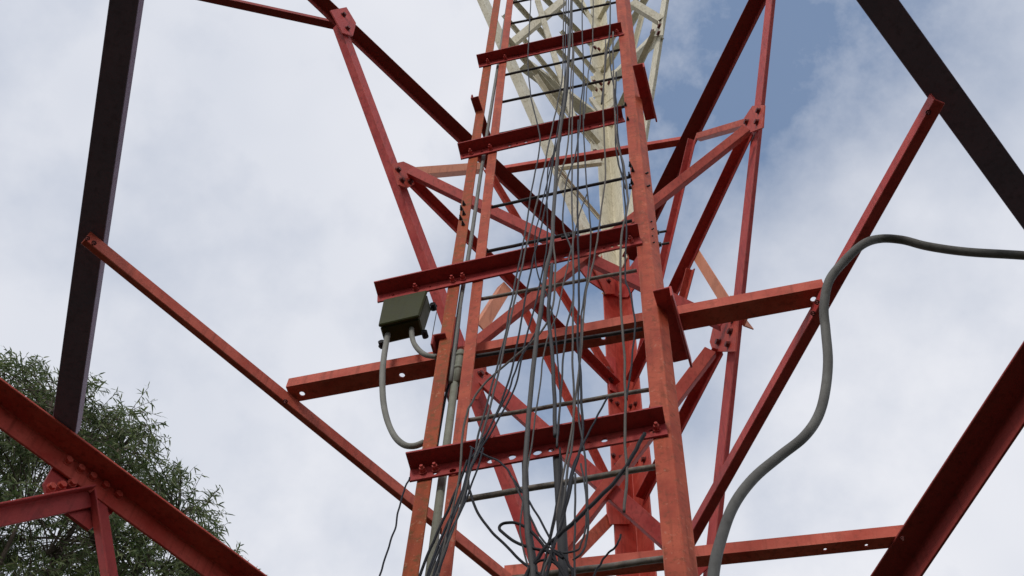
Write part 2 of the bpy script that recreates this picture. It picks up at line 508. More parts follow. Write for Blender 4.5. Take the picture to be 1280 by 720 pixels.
def lface(p, q, w=.055, wb=.045, mat=None, off=.008, name='strut', da=None, db=None, ext=(0, 0)):
    P0, P1 = LP.at(*p, off), LP.at(*q, off)
    return beam(name, P0, P1, da or LIN, w, db or DN, wb, mat or M['red_deep'], ext=ext)
def rface(p, q, w=.055, wb=.045, mat=None, off=.008, name='strut', da=None, db=None, ext=(0, 0)):
    P0, P1 = RP.at(*p, off), RP.at(*q, off)
    return beam(name, P0, P1, da or RIN, w, db or DN, wb, mat or M['red_deep'], ext=ext)
# horizontals from the diagonals to the leg
lface((507, 224), (767, 483), .05, .04)
rface((940, 166), (793, 478), .055, .042)
lface((600, 470), (800, 646), .04, .035)
rface((903, 438), (806, 624), .048, .038)
# secondary struts in the faces
lface((608, 214), (762, 470), .036, .036, M['red'])
rface((868, 176), (801, 460), .042, .036, M['red_deep'])
lface((650, 380), (757, 600), .034, .034, M['red'])
rface((866, 338), (807, 560), .038, .036, M['red'])
lface((769, 653), (690, 735), .05, .055, M['rail'], da=-LIN, db=UP)
# the brighter struts: peach paint holds their lit side in its colour
PU = lambda P, Q, n: inplane((Q - P).normalized(), n, 1)
lface((512, 219), (606, 211), .05, .05, M['peach'], da=UP, db=-LIN)
rface((868, 174), (938, 154), .04, .04, M['beam'], da=UP, db=-RIN)
lface((597, 404), (630, 352), .06, .05, M['peach'], da=PU(LP.at(597, 404), LP.at(630, 352), LIN), db=-LIN)
rface((867, 325), (908, 392), .06, .05, M['peach'], da=PU(RP.at(867, 325), RP.at(908, 392), RIN), db=-RIN)
rface((908, 380), (929, 408), .045, .05, M['peach'], off=-.05, da=PU(RP.at(867, 325), RP.at(908, 392), RIN), db=-RIN)

# --- lacing between the two diagonals, in the plane they span
XN = QL.cross(QR).normalized(); XN = toward(N0, XN)
XP = Plane(N0 + XN * .02, XN)
def lace(p, q, w, wb, mat, off=.0, da=None, db=None):
    P0, P1 = XP.at(*p, off), XP.at(*q, off)
    ax = (P1 - P0).normalized()
    v = ax.cross(XN).normalized(); v = v if v.z > 0 else -v
    return beam('lacing_brace', P0, P1, da or v, w, db or -XN, wb, mat)
lace((508, 216), (900, 408), .052, .04, M['red_deep'])
lace((938, 162), (596, 432), .048, .04, M['red'], .02)
lace((598, 478), (872, 722), .066, .04, M['red_deep'], .02)
lace((895, 440), (694, 706), .056, .04, M['red'], .04)

# --- gusset plates where they meet, with their bolts
def gusset(pl, poly, off, bl, n, mat=None, t=.008, br=.013, bmat=None):
    b = bmesh.new()
    plate_bm(b, [pl.at(*p, off) for p in poly], n, t)
    o = link('gusset_plate', b, mat or M['red'], tower)
    bolts(o, [pl.at(*p, off + t) for p in bl], n, br, .014, bmat or M['bolt_steel'])
    return o
gusset(LP, [(489, 206), (503, 203), (518, 210), (519, 230), (508, 236), (497, 232)], .022, [(497, 213), (502, 226), (512, 228)], LIN)
gusset(RP, [(932, 148), (942, 133), (957, 132), (955, 160), (940, 166), (930, 158)], .022, [(949, 139), (947, 153), (934, 153)], RIN)
gusset(RP, [(896, 396), (924, 396), (921, 440), (893, 440), (889, 428)], .022, [(916, 400), (914, 415), (899, 428), (911, 431)], RIN)
gusset(LP, [(575, 436), (606, 440), (607, 476), (596, 500), (588, 500)], .030, [(602, 450), (600, 468)], LIN)
gusset(LP, [(412, 14), (432, 10), (444, 30), (440, 46), (427, 42)], .012, [(429, 19), (434, 36)], LIN, M['red_deep'])
gusset(RP, [(897, 424), (897, 424.5), (880, 452), (893, 440)], .030, [], RIN) if False else None
# big plates at the leg's head under the two ring beams
gusset(LP, [(712, 322), (738, 318), (768, 345), (772, 372), (756, 366), (735, 352)], .012, [], LIN, M['red_deep'])
gusset(RP, [(782, 344), (800, 318), (806, 326), (800, 352), (786, 372), (777, 372)], .012, [], RIN, M['red_deep'])
gusset(LP, [(738, 330), (766, 346), (768, 368), (757, 368)], .030, [(760, 352)], LIN, M['red'])
# plates on the leg, lower down
gusset(LP, [(756, 600), (781, 600), (786, 656), (762, 656), (758, 640)], .014, [(765, 612), (772, 628)], LIN, M['red'])
gusset(RP, [(799, 560), (812, 558), (817, 600), (806, 624), (801, 610)], .014, [(806, 575)], RIN, M['red'])
gusset(LP, [(752, 446), (768, 448), (770, 492), (762, 488)], .014, [(758, 462), (763, 476)], LIN, M['red_deep'])
# bolts standing off the leg's inner faces
lb = tower
for pl, pts, n in ((LP, [(763, 500), (771, 505), (768, 522), (766, 570), (776, 572), (770, 582)], LIN), (RP, [(789, 508), (795, 505), (792, 560), (798, 556), (797, 575)], RIN)):
    bolts(tower, [pl.at(*p, .013) for p in pts], n, .011, .010)
# the seam band where the red paint and the splice end
b = bmesh.new()
for pl, n, ps in ((LP, LIN, [(752, 366), (771, 367.5), (771, 369), (752, 367.5)]), (RP, RIN, [(772, 367.5), (785, 365), (785, 366.5), (772, 369)])):
    plate_bm(b, [pl.at(*p, .0135) for p in ps], n, .003)
link('splice_edge', b, M['cream'], tower)

# --- the cream part of the tower above
CR = M['cream']
ql = LP.at(606, -4) ; qr = RP.at(833, -4)
QLc = (LP.at(604, 0) - LP.at(750, 320)).normalized(); QRc = (RP.at(833, 0) - RP.at(783, 300)).normalized()
beam('diagonal_brace', LP.at(745, 318), LP.at(604, 0), inplane(QLc, LIN, 1), .105, -LIN, .05, CR, ext=(0, 6))
beam('diagonal_brace', RP.at(779, 300), RP.at(827, 0), inplane(QRc, RIN, 1), .12, -RIN, .06, CR, ext=(0, 6))
for p, q, w in [((690, 205), (749, 274), .05), ((629, 48), (745, 182), .10), ((657, 78), (741, 182), .05), ((640, 2), (741, 115), .09),
                ((715, -1), (738, 26), .10), ((676, -3), (738, 58), .10)]:
    lface(p, q, w * .46, .032, CR, .01)
for p, q in (((628, 20), (700, 108)), ((700, 40), (742, 92)), ((722, -6), (744, 40)), ((668, 96), (716, 168))):
    lface(p, q, .035, .03, CR, .03)
lface((660, 76), (752, 146), .05, .10, CR, .02, da=UP, db=-LIN)
for p, q, w in [((822, 40), (766, 160), .10), ((812, -4), (757, 92), .12), ((800, -4), (757, 66), .08), ((807, 12), (792, 70), .09), ((764, 2), (752, 25), .1)]:
    rface(p, q, w * .46, .034, CR, .01)
rface((818, 44), (762, 98), .05, .08, CR, .02, da=UP, db=-RIN)
XNc = QLc.cross(QRc).normalized(); XNc = XNc if XNc.dot(CAM - N0) > 0 else -XNc
XPc = Plane(LP.at(760, 330), XNc)
def lacec(p, q, w, wb, off=0.0):
    P0, P1 = XPc.at(*p, off), XPc.at(*q, off)
    ax = (P1 - P0).normalized(); v = ax.cross(XNc).normalized(); v = v if v.z > 0 else -v
    beam('lacing_brace', P0, P1, v, w * .46, -XNc, wb * .45, CR)
lacec((640, 58), (708, 1), .15, .08)
lacec((668, -2), (714, 150), .09, .08, .05)
lacec((786, 4), (822, 26), .15, .10, .05)
lacec((690, 210), (752, 203), .10, .08, .05)
lacec((736, 122), (753, 146), .06, .08, .06)
lacec((770, 128), (752, 146), .06, .08, .06)
gusset(RP, [(817, 22), (829, 20), (829, 44), (815, 46)], .02, [(826, 24), (825, 33), (816, 40), (824, 42)], RIN, CR, br=.018)
gusset(LP, [(738, 96), (757, 94), (759, 118), (741, 122)], .016, [(743, 103), (750, 105), (744, 112), (752, 113)], LIN, CR, br=.02)
gusset(LP, [(737, 150), (752, 150), (755, 205), (739, 205)], .016, [(744, 190), (750, 198)], LIN, CR, br=.018)
gusset(RP, [(756, 92), (769, 88), (770, 120), (757, 130)], .016, [(762, 104)], RIN, CR, br=.018)
gusset(LP, [(736, 52), (752, 52), (754, 84), (740, 86)], .016, [(743, 60), (748, 62)], LIN, CR, br=.018)

# ------------------------------------------------------------------ the cable ladder
gmid = z0(700, 423)
LADP = Plane(gmid + FN * .062, FN)         # the plane of the ladder's crossbars
RAIL = LADP.shifted(-.004)
ladder = thing('cable_ladder', 'weathered orange red cable ladder with drilled crossbars and black rungs running up the middle', 'cable ladder', atz(RAIL.at(690, 700), 0))

def line_ext(P0, P1, z_lo, z_hi):
    d = (P1 - P0)
    return P0 + d * ((z_lo - P0.z) / d.z), P0 + d * ((z_hi - P0.z) / d.z)
ZLO, ZHI = .25, 9.6
def rail(px0, px1, w, side_dir, side_w, mat, plane=RAIL):
    a, b_ = line_ext(plane.at(*px0), plane.at(*px1), ZLO, ZHI)
    return angle('rail', a, b_, FD * (1 if w > 0 else -1), abs(w), side_dir, side_w, mat, ladder, t=.005)
r_out = rail((502, 720), (617, 0), .034, -FN, .034, M['rail_rust'])
# inner left rail: heel right, side flange going back
r_in = rail((545, 720), (633.5, 0), .031, -FN, .03, M['rail'])
r_rt = rail((858, 720), (781, 0), -.041, (-FN * .80 + FD * .60), .036, M['rail'])

# crossbars: top flange to the viewer, drilled web down
def crossbar(p, q, h, wtop, holes, mat):
    P0, P1 = LADP.at(*p), LADP.at(*q)
    b, yd = web_with_holes(P0 - FN * .000, P1, h, holes, .005)
    ax = (P1 - P0).normalized(); nn = perp(FN, ax)
    prism_poly(b, P0, P1, [(-.0025, .0004), (wtop, .0004), (wtop, .0054), (-.0025, .0054)], nn, perp(UP, ax))
    o = link('crossbar', b, mat, ladder)
    return o, P0, P1, ax
def cb_bolts(o, P0, P1, fr, h):
    bolts(o, [P0.lerp(P1, f_) - UP * h * .5 + FN * .003 for f_ in fr], FN, .007, .010, M['red_deep'], .006)
random.seed(5)
def hole_row(n, a, b_, big, small):
    return [(a + (b_ - a) * i / (n - 1), .55, (big if i % 2 == 0 else small)) for i in range(n)]
cb1 = crossbar((513, 588), (832, 530), .042, .046, [(.10, .72, .004), (.17, .8, .006)] + [(f_, .52, r_) for f_, r_ in [(.245, .0045), (.32, .0075), (.40, .008), (.455, .004), (.50, .008), (.555, .006), (.70, .004), (.76, .006), (.83, .005), (.945, .006)]], M['crossbar'])
cb_bolts(cb1[0], cb1[1], cb1[2], (.055, .105, .965), .040)
cb2 = crossbar((472, 370), (800, 297), .040, .044, [(f_, .52, r_) for f_, r_ in [(.06, .004), (.20, .003), (.55, .0045), (.62, .006), (.67, .004), (.715, .006), (.76, .004), (.80, .006), (.86, .004), (.89, .005), (.92, .007)]], M['crossbar'])
cb_bolts(cb2[0], cb2[1], cb2[2], (.15, .29, .33, .965), .038)
cb3 = crossbar((575, 194), (779, 147), .040, .043, [(f_, .55, r_) for f_, r_ in [(.02, .004), (.13, .004), (.30, .006), (.345, .004), (.40, .0065), (.45, .004), (.56, .004), (.63, .005), (.73, .0065), (.79, .004), (.85, .006)]], M['crossbar'])
cb_bolts(cb3[0], cb3[1], cb3[2], (.07, .19, .965), .038)
cb4 = crossbar((598, 81), (778, 40), .038, .042, [(f_, .55, r_) for f_, r_ in [(.28, .004), (.41, .006), (.50, .004), (.60, .006), (.73, .004), (.83, .006)]], M['crossbar'])
cb_bolts(cb4[0], cb4[1], cb4[2], (.07, .19, .965), .036)
# the ladder goes on above and below the picture the same way
for (p, q) in (((622, -70), (778, -104)),):
    crossbar(p, q, .038, .042, hole_row(8, .3, .85, .006, .004), M['crossbar'])
for zz in (2.62, 1.7, .8):
    a = line_ext(RAIL.at(502, 720), RAIL.at(617, 0), zz, 5)[0] + FN * .004; c = line_ext(RAIL.at(858, 720), RAIL.at(786, 0), zz, 5)[0] + FN * .004
    b, yd = web_with_holes(a - FD * .02, c, .04, hole_row(9, .25, .9, .007, .004), .005)
    ax = (c - a).normalized()
    prism_poly(b, a - FD * .02, c, [(-.0025, .0004), (.044, .0004), (.044, .0054), (-.0025, .0054)], perp(FN, ax), UP)
    link('crossbar', b, M['crossbar'], ladder)

# rungs: bars welded between the inner left rail and the right rail
rungs = [((620, 727), (850, 696)), ((566, 627), (822, 583)), ((582, 526), (812, 487)), ((592, 446), (803, 411)), ((600, 374), (796, 338)),
         ((606, 315), (790, 276)), ((614, 259), (788, 221)), ((622, 168), (782, 133)), ((626, 128), (778, 96)), ((630, 94), (776, 62)),
         ((634, 61), (773, 30)), ((636, 30), (770, 3)), ((638, 4), (768, -22)), ((641, -30), (766, -54))]
RG = RAIL.shifted(-.014)
for i, (p, q) in enumerate(rungs):
    P0, P1 = RG.at(*p), RG.at(*q)
    pts = [P0.lerp(P1, k / 10) + Vector((0, 0, random.uniform(-.0012, .0012))) for k in range(11)]
    b = bmesh.new(); tube_bm(b, pts, .0068 if i < 2 else .0054, 8)
    link('rung', b, M['rebar'] if i in (0, 1, 2, 4) else M['rebar_black'], ladder, True)
zz = RG.at(735, 712).z
for k in range(1, 11):
    z_ = zz - .285 * k
    if z_ < .4: break
    a = line_ext(RG.at(545, 720), RG.at(633.5, 0), z_, 5)[0]; c = line_ext(RG.at(848, 720), RG.at(776, 0), z_ + .01, 5)[0]
    b = bmesh.new(); tube_bm(b, [a, c], .0075, 8); link('rung', b, M['rebar'], ladder, True)

# stub brackets behind the rails
def stub(p, q, zref, w, wb, da, db, mat=M['red_brown']):
    zp = Plane(Vector((0, 0, zref)), UP)
    return angle('bracket', zp.at(*p), zp.at(*q), da, w, db, wb, mat, ladder, t=.006)
ZB = Z0 - .003
stub((839, 357), (864, 447), ZB, .048, .05, -FD, DN, M['red_deep'])
stub((540, 418), (565, 500), ZB, .035, .05, FD, DN)
zB = RAIL.at(790, 116).z
stub((805, 78), (821, 147), zB, .042, .045, -FD, DN, M['red_deep'])
stub((588, 123), (606, 178), RAIL.at(590, 140).z, .03, .04, FD, UP)
# splice bolts on the rails: dark ends
def rail_bolts(owner, pts, off, n, r, sh):
    for p in pts:
        b = bmesh.new(); bolt_bm(b, RAIL.at(*p, off), n, r, .006, sh)
        link('bolt', b, M['bolt_dark'], owner)
rail_bolts(r_out, [(580, 256), (577, 262), (580, 268), (576, 274), (579, 281)], .001, FN, .0045, .006)
rail_bolts(r_rt, [(788, 208), (791, 214), (787, 221), (790, 230), (788, 236)], .001, FN, .0045, .008)
rail_bolts(r_rt, [(803, 219), (805, 235)], -.012, (FN * .3 + FD), .006, .012)
rail_bolts(r_rt, [(809, 280), (811, 289), (810, 298), (812, 306)], -.012, (FN * .4 + FD), .004, .008)
rail_bolts(r_rt, [(820, 291), (823, 306)], -.035, FD, .007, .022)
rail_bolts(r_rt, [(782, 132), (785, 150)], .001, FN, .004, .004)
# little black clamp and its red lug on the second crossbar
b = bmesh.new()
P = LADP.at(709, 294, .03)
for dx, dz, sx, sz in ((0, 0, .016, .016), (-.013, -.003, .010, .010), (.012, .006, .008, .008)):
    q = P + FD * dx + UP * dz
    plate_bm(b, [q + FD * (i * sx / 2) + UP * (j * sz / 2) for i, j in ((-1, -1), (1, -1), (.7, 1), (-.8, 1))], -FN, .014)
link('cable_clamp', b, M['cable_black'], ladder)

# ------------------------------------------------------------------ junction box
BP = LADP.shifted(.004)
box_c = BP.at(506, 392)
jb = thing('junction_box', 'small olive green junction box with corner lugs under the left end of a crossbar', 'junction box', box_c)
def box_bm(b, fr, depth, n):
    plate_bm(b, fr, n, depth)
bxf = [BP.at(*p) for p in [(481.5, 379), (534, 367.5), (524, 398.5), (475, 410)]]
b = bmesh.new(); plate_bm(b, bxf, -FN, .052); bmesh.ops.recalc_face_normals(b, faces=b.faces[:]); soften(b, .004)
body = link('body', b, M['olive'], jb)
cen = sum(bxf, Vector()) / 4
b = bmesh.new(); plate_bm(b, [cen + (p - cen) * 1.035 + FN * .002 for p in bxf], FN, .010); bmesh.ops.recalc_face_normals(b, faces=b.faces[:]); soften(b, .003)
lid = link('lid', b, M['olive'], jb)
for i, p in enumerate(bxf):
    q = cen + (p - cen) * 1.10 - FN * .048
    b = bmesh.new(); tube_bm(b, [q + FN * .012, q - FN * .008], .0085, 10)
    b2 = (p - cen).normalized()
    tube_bm(b, [q - b2 * .012, q + b2 * .010], .005, 8)
    link('lug', b, M['cable_black'], jb)
b = bmesh.new(); tube_bm(b, [bxf[1].lerp(bxf[2], .05) - FN * .058 + FD * .014, bxf[1].lerp(bxf[2], .98) - FN * .058 + FD * .022], .0012, 6)
link('stay_wire', b, M['cable_grey'], jb)
for p in ((487, 411, -.024), (515, 405, -.024)):
    c = BP.at(p[0], p[1] - 6, p[2])
    b = bmesh.new(); tube_bm(b, [c + UP * .006, c - UP * .016], .0095, 12); link('gland', b, M['hose_pale'], jb, True)

# ------------------------------------------------------------------ conduits and cables
def run(name, label, cat, pts3, r, mat, group=None, per=6, seg=8, wob=0.0, down=0.0):
    p = spline(pts3, per)
    if wob:
        off = random.random() * 50
        p = [q + Vector((pnoise(Vector((i * .21, off, 0))), pnoise(Vector((i * .21, off, 9))), 0)) * wob for i, q in enumerate(p)]
    if down:                                # the rest of the run, out of the picture, to near the ground
        d = (p[-1] - p[-4]).normalized(); e = p[-1]
        for k in range(1, 9):
            d = (d * .6 + DN * .4).normalized(); p.append(p[-1] + d * (down / 8))
    b = bmesh.new(); tube_bm(b, p, r, seg)
    return tag(link(name, b, mat, None, True), label, cat, group)

def on(plane, seq, off=0.0):
    """points of a plane at photo pixels; a third number moves the point off the plane"""
    return [plane.at(q[0], q[1], off + (q[2] if len(q) > 2 else 0)) for q in seq]

GC = 'conduits on the tower'
run('conduit', 'pale grey hose looping low from the junction box to the outer left rail', 'conduit',
    on(BP, [(487, 408), (484, 422), (480, 446), (478, 470), (479, 500), (484, 525), (493, 545), (505, 556), (518, 557.5), (530, 553)], -.024), .0078, M['hose_pale'], GC)
run('conduit', 'short pale grey hose curving from the junction box right into the rail', 'conduit',
    on(BP, [(515, 400), (514.5, 415), (517, 428), (524, 438), (533, 444), (546, 446)], -.024), .0072, M['hose_pale'], GC)
PB = RAIL.shifted(-.02)
run('conduit', 'thin straight grey conduit pipe rising between the two left ladder rails', 'conduit',
    on(PB, [(563, 478), (574, 388), (588, 305), (603, 204), (626, 60), (638, -20)]), .0062, M['pipe'], GC, 4, 12)
stub_pipe = thing('conduit', 'thick pale conduit pipe with a collar, low between the left ladder rails', 'conduit', PB.at(570, 470), GC)
b = bmesh.new(); a, c = line_ext(PB.at(537, 720, -.01), PB.at(573, 444, -.01), .3, PB.at(576, 440).z)
tube_bm(b, [a, a.lerp(c, .5), c], .0098, 12); link('pipe', b, M['pipe_old'], stub_pipe, True)
for yy in (446, 462):
    q = PB.at(575 - (yy - 446) * .15, yy, -.01)
    b = bmesh.new(); tube_bm(b, [q + UP * .006, q - UP * .006], .0135, 12); link('collar', b, M['pipe_old'], stub_pipe, True)
q = PB.at(575, 448, -.01)
b = bmesh.new(); tube_bm(b, [q + UP * .03, q - UP * .12], .0112, 12); link('sleeve', b, M['pipe_old'], stub_pipe, True)
run('conduit', 'thin dark tube tucked against the outer left rail beside the conduit pipes', 'conduit',
    on(PB, [(541, 590), (556, 500), (565, 468), (572, 420), (580, 352), (593, 280)], -.02), .0035, M['cable_dark'], GC)

# the big hose on the right: free in the air, tied once to the frame beam
HZ = LADP
run('hose', 'fat grey flexible hose sweeping off the right beam and snaking down to the bottom edge', 'hose',
    on(HZ, [(884, 800, .10), (892, 716, .10), (901, 675, .09), (917, 632, .08), (942, 598, .07), (975, 570, .06), (1004, 547, .06), (1022, 522, .06),
            (1031, 492, .06), (1035, 452, .07), (1032, 412, .09), (1030, 384, .11), (1036, 352, .13), (1054, 328, .14), (1078, 306, .14), (1100, 298.5, .12),
            (1128, 300, .10), (1160, 308, .09), (1210, 315, .08), (1290, 320, .07), (1500, 335, .0), (1900, 420, -.1), (2200, 800, -.1)]), .0106, M['hose'], None, 6, 14)

CF = LADP.shifted(.058)      # in front of the crossbars' flanges
CB = LADP.shifted(-.004)      # between the rungs and the crossbars
GK = 'cables hanging on the ladder'
def cable(seq, r, mat, label, plane=CF, wob=.0025, name='cable', down=0.0):
    pts = on(plane, seq); r *= .88
    return run(name, label, 'cable', pts, r, mat, GK, 8, 7, wob, down)
# thick ones
cable([(716, -40), (713, 40), (706, 120), (698, 182), (692, 270), (689, 310), (683, 336), (677, 382), (671, 420), (664, 492), (657, 580), (658, 640), (664, 700), (668, 730)], .0066, M['cable_grey'],
      'thickest grey cable, crossing from the top bundle to left of the middle', CF, .002, down=2.4)
cable([(690, 330), (686, 388), (691, 447), (693, 500), (694, 545)], .0055, M['cable_mid'], 'grey cable that ends behind the bottom crossbar in a thick tube', CF, .002)
run('conduit', 'thick dark grey tube hanging straight down under the bottom crossbar', 'conduit', on(CB, [(696, 560), (698, 590), (701, 640), (704, 700), (706, 760)], -.012), .0105, M['cable_mid'], GC, 4, 12)
run('conduit', 'thinner dark grey tube left of the thick one under the bottom crossbar', 'conduit', on(CB, [(656, 572), (657, 605), (659, 650), (667, 706), (672, 760)], -.012), .0072, M['cable_mid'], GC, 4, 12)
# long thin ones, left to right along the top of the picture
cable([(664, -20), (663, 10), (660, 68), (662, 110), (668, 140), (675, 172), (671, 205), (663, 245), (655, 300), (648, 335), (640, 372), (633, 410), (624, 450), (612, 492), (598, 545), (590, 580), (577, 622), (548, 690), (530, 735)], .0028, M['cable_mid'], 'thin cable leftmost of the long ones at the top edge', down=2.3)
cable([(705, -20), (704, 60), (703, 96), (697, 128), (690, 160), (683, 196), (674, 240), (664, 282), (657, 312), (650, 345), (641, 385), (622, 470), (604, 540), (588, 588), (574, 640), (545, 720), (540, 740)], .0030, M['cable_grey'], 'grey cable leaving the top bundle first, fanning out to the left', down=2.3)
cable([(708, -20), (707, 60), (706, 98), (702, 135), (699, 165), (694, 190), (686, 236), (678, 276), (670, 310), (662, 345), (654, 385), (648, 420), (640, 462), (628, 500), (603, 552), (588, 585), (582, 620), (566, 660), (550, 710), (545, 730)], .0028, M['cable_dark'], 'dark cable second out of the top bundle, fanning left to the rail', down=2.3)
cable([(711, -20), (710, 50), (711, 90), (708, 125), (701, 160), (700, 178), (686, 206), (684, 250), (684, 300), (680, 330), (668, 385), (655, 432), (645, 480), (620, 530), (598, 566), (580, 610), (555, 680), (538, 735)], .0026, M['cable_dark'], 'dark cable third out of the top bundle, bending past the black clamp', down=2.3)
cable([(714, -20), (716, 50), (714, 95), (712, 140), (708, 190), (696, 235), (692, 300), (694, 340), (688, 392), (662, 430), (620, 466), (602, 484), (590, 502), (583, 520), (578, 550), (576, 580), (570, 620), (552, 700), (545, 735)], .0030, M['cable_brown'], 'pale taupe cable slanting across the long beam to the inner left rail', down=2.3)
cable([(728, -20), (728, 40), (729, 92), (726, 130), (724, 165), (719, 195), (708, 230), (704, 280), (716, 320), (716, 372), (708, 412), (704, 450), (700, 500), (696, 560)], .0028, M['cable_mid'], 'mid grey cable right of the top bundle, swinging in to the middle')
cable([(717, 60), (716, 140), (715, 200), (715, 250), (716, 300), (717, 345), (716, 392), (716, 450), (717, 520), (714, 560), (709, 590), (699, 660), (680, 712), (672, 740)], .0030, M['cable_grey'], 'grey cable hanging nearly straight down the middle of the ladder', down=2.3)
cable([(723, 150), (722, 210), (722, 260), (723, 310), (724, 350), (723, 395), (722, 430), (726, 470), (727, 510), (728, 548), (724, 570), (714, 600), (706, 640), (690, 690), (676, 740)], .0034, M['cable_dark'], 'dark cable just right of the straight grey one in the middle', down=2.3)
cable([(731, 100), (729, 140), (731, 190), (733, 225), (736, 260), (739, 300), (735, 340), (729, 380), (726, 412), (724, 470), (723, 520), (730, 560), (733, 600), (735, 660), (728, 690), (716, 700)], .0026, M['cable_mid'], 'thin grey cable bulging right and back below the clamp crossbar')
cable([(742, -20), (741, 40), (740, 66), (735, 92), (733, 120), (730, 150)], .0024, M['cable_grey'], 'short grey cable beside the cream leg near the top')
cable([(757, 50), (756, 90), (754, 140), (756, 190), (756, 225), (753, 255), (748, 290), (743, 320), (736, 350), (730, 385), (727, 430), (720, 490), (716, 530), (700, 620), (686, 680), (674, 735)], .0028, M['cable_brown'], 'taupe cable over the cream leg, drifting left as it goes down', down=2.3)
cable([(763, -20), (762, 40), (758, 70), (755, 100), (752, 130)], .0034, M['cable_mid'], 'grey cable dropping from the top edge in front of the right rungs')
cable([(766, 40), (767, 100), (769, 150), (772, 180), (779, 205), (784, 238), (784, 258), (778, 290), (776, 330), (777, 390), (780, 440), (782, 500), (781, 545), (783, 590), (780, 640)], .0036, M['cable_brown'], 'taupe cable close along the right rail, kinked at the bolts')
cable([(761, 60), (765, 95), (771, 130), (772, 165), (775, 190), (779, 212), (780, 240), (783, 280), (781, 340), (787, 365), (793, 395), (793, 418), (790, 450), (784, 500)], .0026, M['cable_dark'], 'dark cable hugging the right rail and swinging over the far leg')
cable([(770, 90), (769, 140), (770, 185), (776, 215), (782, 236)], .0030, M['cable_dark'], 'short dark cable against the inner edge of the right rail')
cable([(760, 496), (748, 518), (738, 538), (729, 556), (718, 580), (708, 620), (694, 680), (684, 715)], .0026, M['cable_dark'], 'dark cable tied to a rung, slanting left over the bottom crossbar')
cable([(680, 360), (676, 400), (655, 440), (642, 470), (634, 492), (620, 520), (604, 548), (590, 572)], .0026, M['cable_dark'], 'dark cable slanting behind the taupe one to the left')
cable([(590, 560), (582, 600), (570, 632), (552, 672), (536, 715), (528, 740)], .0034, M['cable_dark'], 'dark cable along the lower inner left rail', down=2.2)
cable([(584, 575), (572, 610), (558, 640), (545, 668), (532, 700), (520, 735)], .0034, M['cable_black'], 'black cable bundled along the lower left rails', down=2.2)
cable([(604, 560), (592, 600), (576, 640), (560, 672), (547, 700), (538, 735)], .0024, M['cable_dark'], 'thin dark cable crossing the inner left rail low down', down=2.2)
# slack black ones low down
cable([(512, 597), (505, 612), (498, 640), (491, 668), (481, 698), (474, 722), (470, 740)], .0022, M['cable_dark'], 'loose black wire hanging from the left end of the bottom crossbar', down=2.2)
cable([(583, 590), (588, 615), (597, 640), (612, 662), (632, 682), (652, 702), (672, 716), (690, 735)], .0032, M['cable_black'], 'black cable sagging in a long curve from the inner left rail')
cable([(704, 698), (690, 690), (668, 686), (645, 678), (630, 667), (624, 660), (630, 654), (645, 654), (660, 661), (673, 674), (684, 688), (693, 700), (702, 712), (710, 735)], .0036, M['cable_black'], 'black cable coiled in a small loop at the bottom', wob=.001)
cable([(806, 541), (801, 550), (793, 566), (782, 584), (764, 606), (745, 626), (722, 648), (700, 668), (684, 682), (672, 698), (660, 716), (652, 735)], .0050, M['cable_black'], 'thick black cable slanting from the right end of the bottom crossbar', wob=.002)
cable([(588, 558), (605, 568), (628, 580), (640, 596), (655, 618), (672, 645), (688, 675), (695, 700), (712, 735)], .0026, M['cable_dark'], 'dark cable running down to the right through the black loop')
cable([(719, 592), (719, 640), (718, 690), (719, 735)], .0026, M['cable_mid'], 'thin straight cable right of the thick hanging tube')
cable([(776, 668), (772, 680), (762, 690), (752, 702), (744, 716), (738, 735)], .0024, M['cable_black'], 'short black cable end before the foot of the far leg')
cable([(700, 560), (699, 610), (692, 650), (684, 690), (676, 720), (668, 745)], .0028, M['cable_black'], 'black cable tangled behind the small loop')
cable([(716, 596), (706, 640), (694, 676), (688, 700), (680, 735)], .0030, M['cable_black'], 'black cable crossing the thick hanging tube low down')
cable([(700, 690), (708, 700), (714, 712), (718, 730)], .0032, M['cable_black'], 'short black cable end curling right at the bottom')

cable([(700, 140), (690, 200), (676, 262), (668, 300), (672, 340), (684, 372), (692, 402), (697, 450), (700, 505), (698, 545)], .0022, M['cable_dark'], 'thin dark cable crossing behind the thickest grey one above the clamp')
cable([(735, 240), (722, 275), (712, 320), (704, 356), (697, 388), (682, 430), (676, 470), (670, 520), (662, 570), (656, 610), (650, 660), (658, 700), (664, 735)], .0022, M['cable_grey'], 'thin pale cable drifting left from the cream leg to the thin hanging tube')
cable([(640, 596), (660, 640), (676, 672), (694, 688), (716, 690), (728, 676), (733, 650), (732, 615), (726, 580)], .0024, M['cable_mid'], 'grey cable hanging in a slack bight under the bottom crossbar')
cable([(706, 722), (696, 706), (682, 700), (670, 704), (664, 716), (670, 726)], .0030, M['cable_black'], 'tight black cable turn at the very bottom of the tangle', wob=.001)
for o in bpy.data.objects:                                    # parts that look different from the rest of the tower
    if o.parent is tower and o.type == 'MESH':
        if o.data.materials[0] is M['cream']: o['label'] = 'cream painted ' + o.name.split('.')[0].replace('_', ' ')
        if o.data.materials[0] is M['peach']: o['label'] = 'brightly lit pale orange strut'

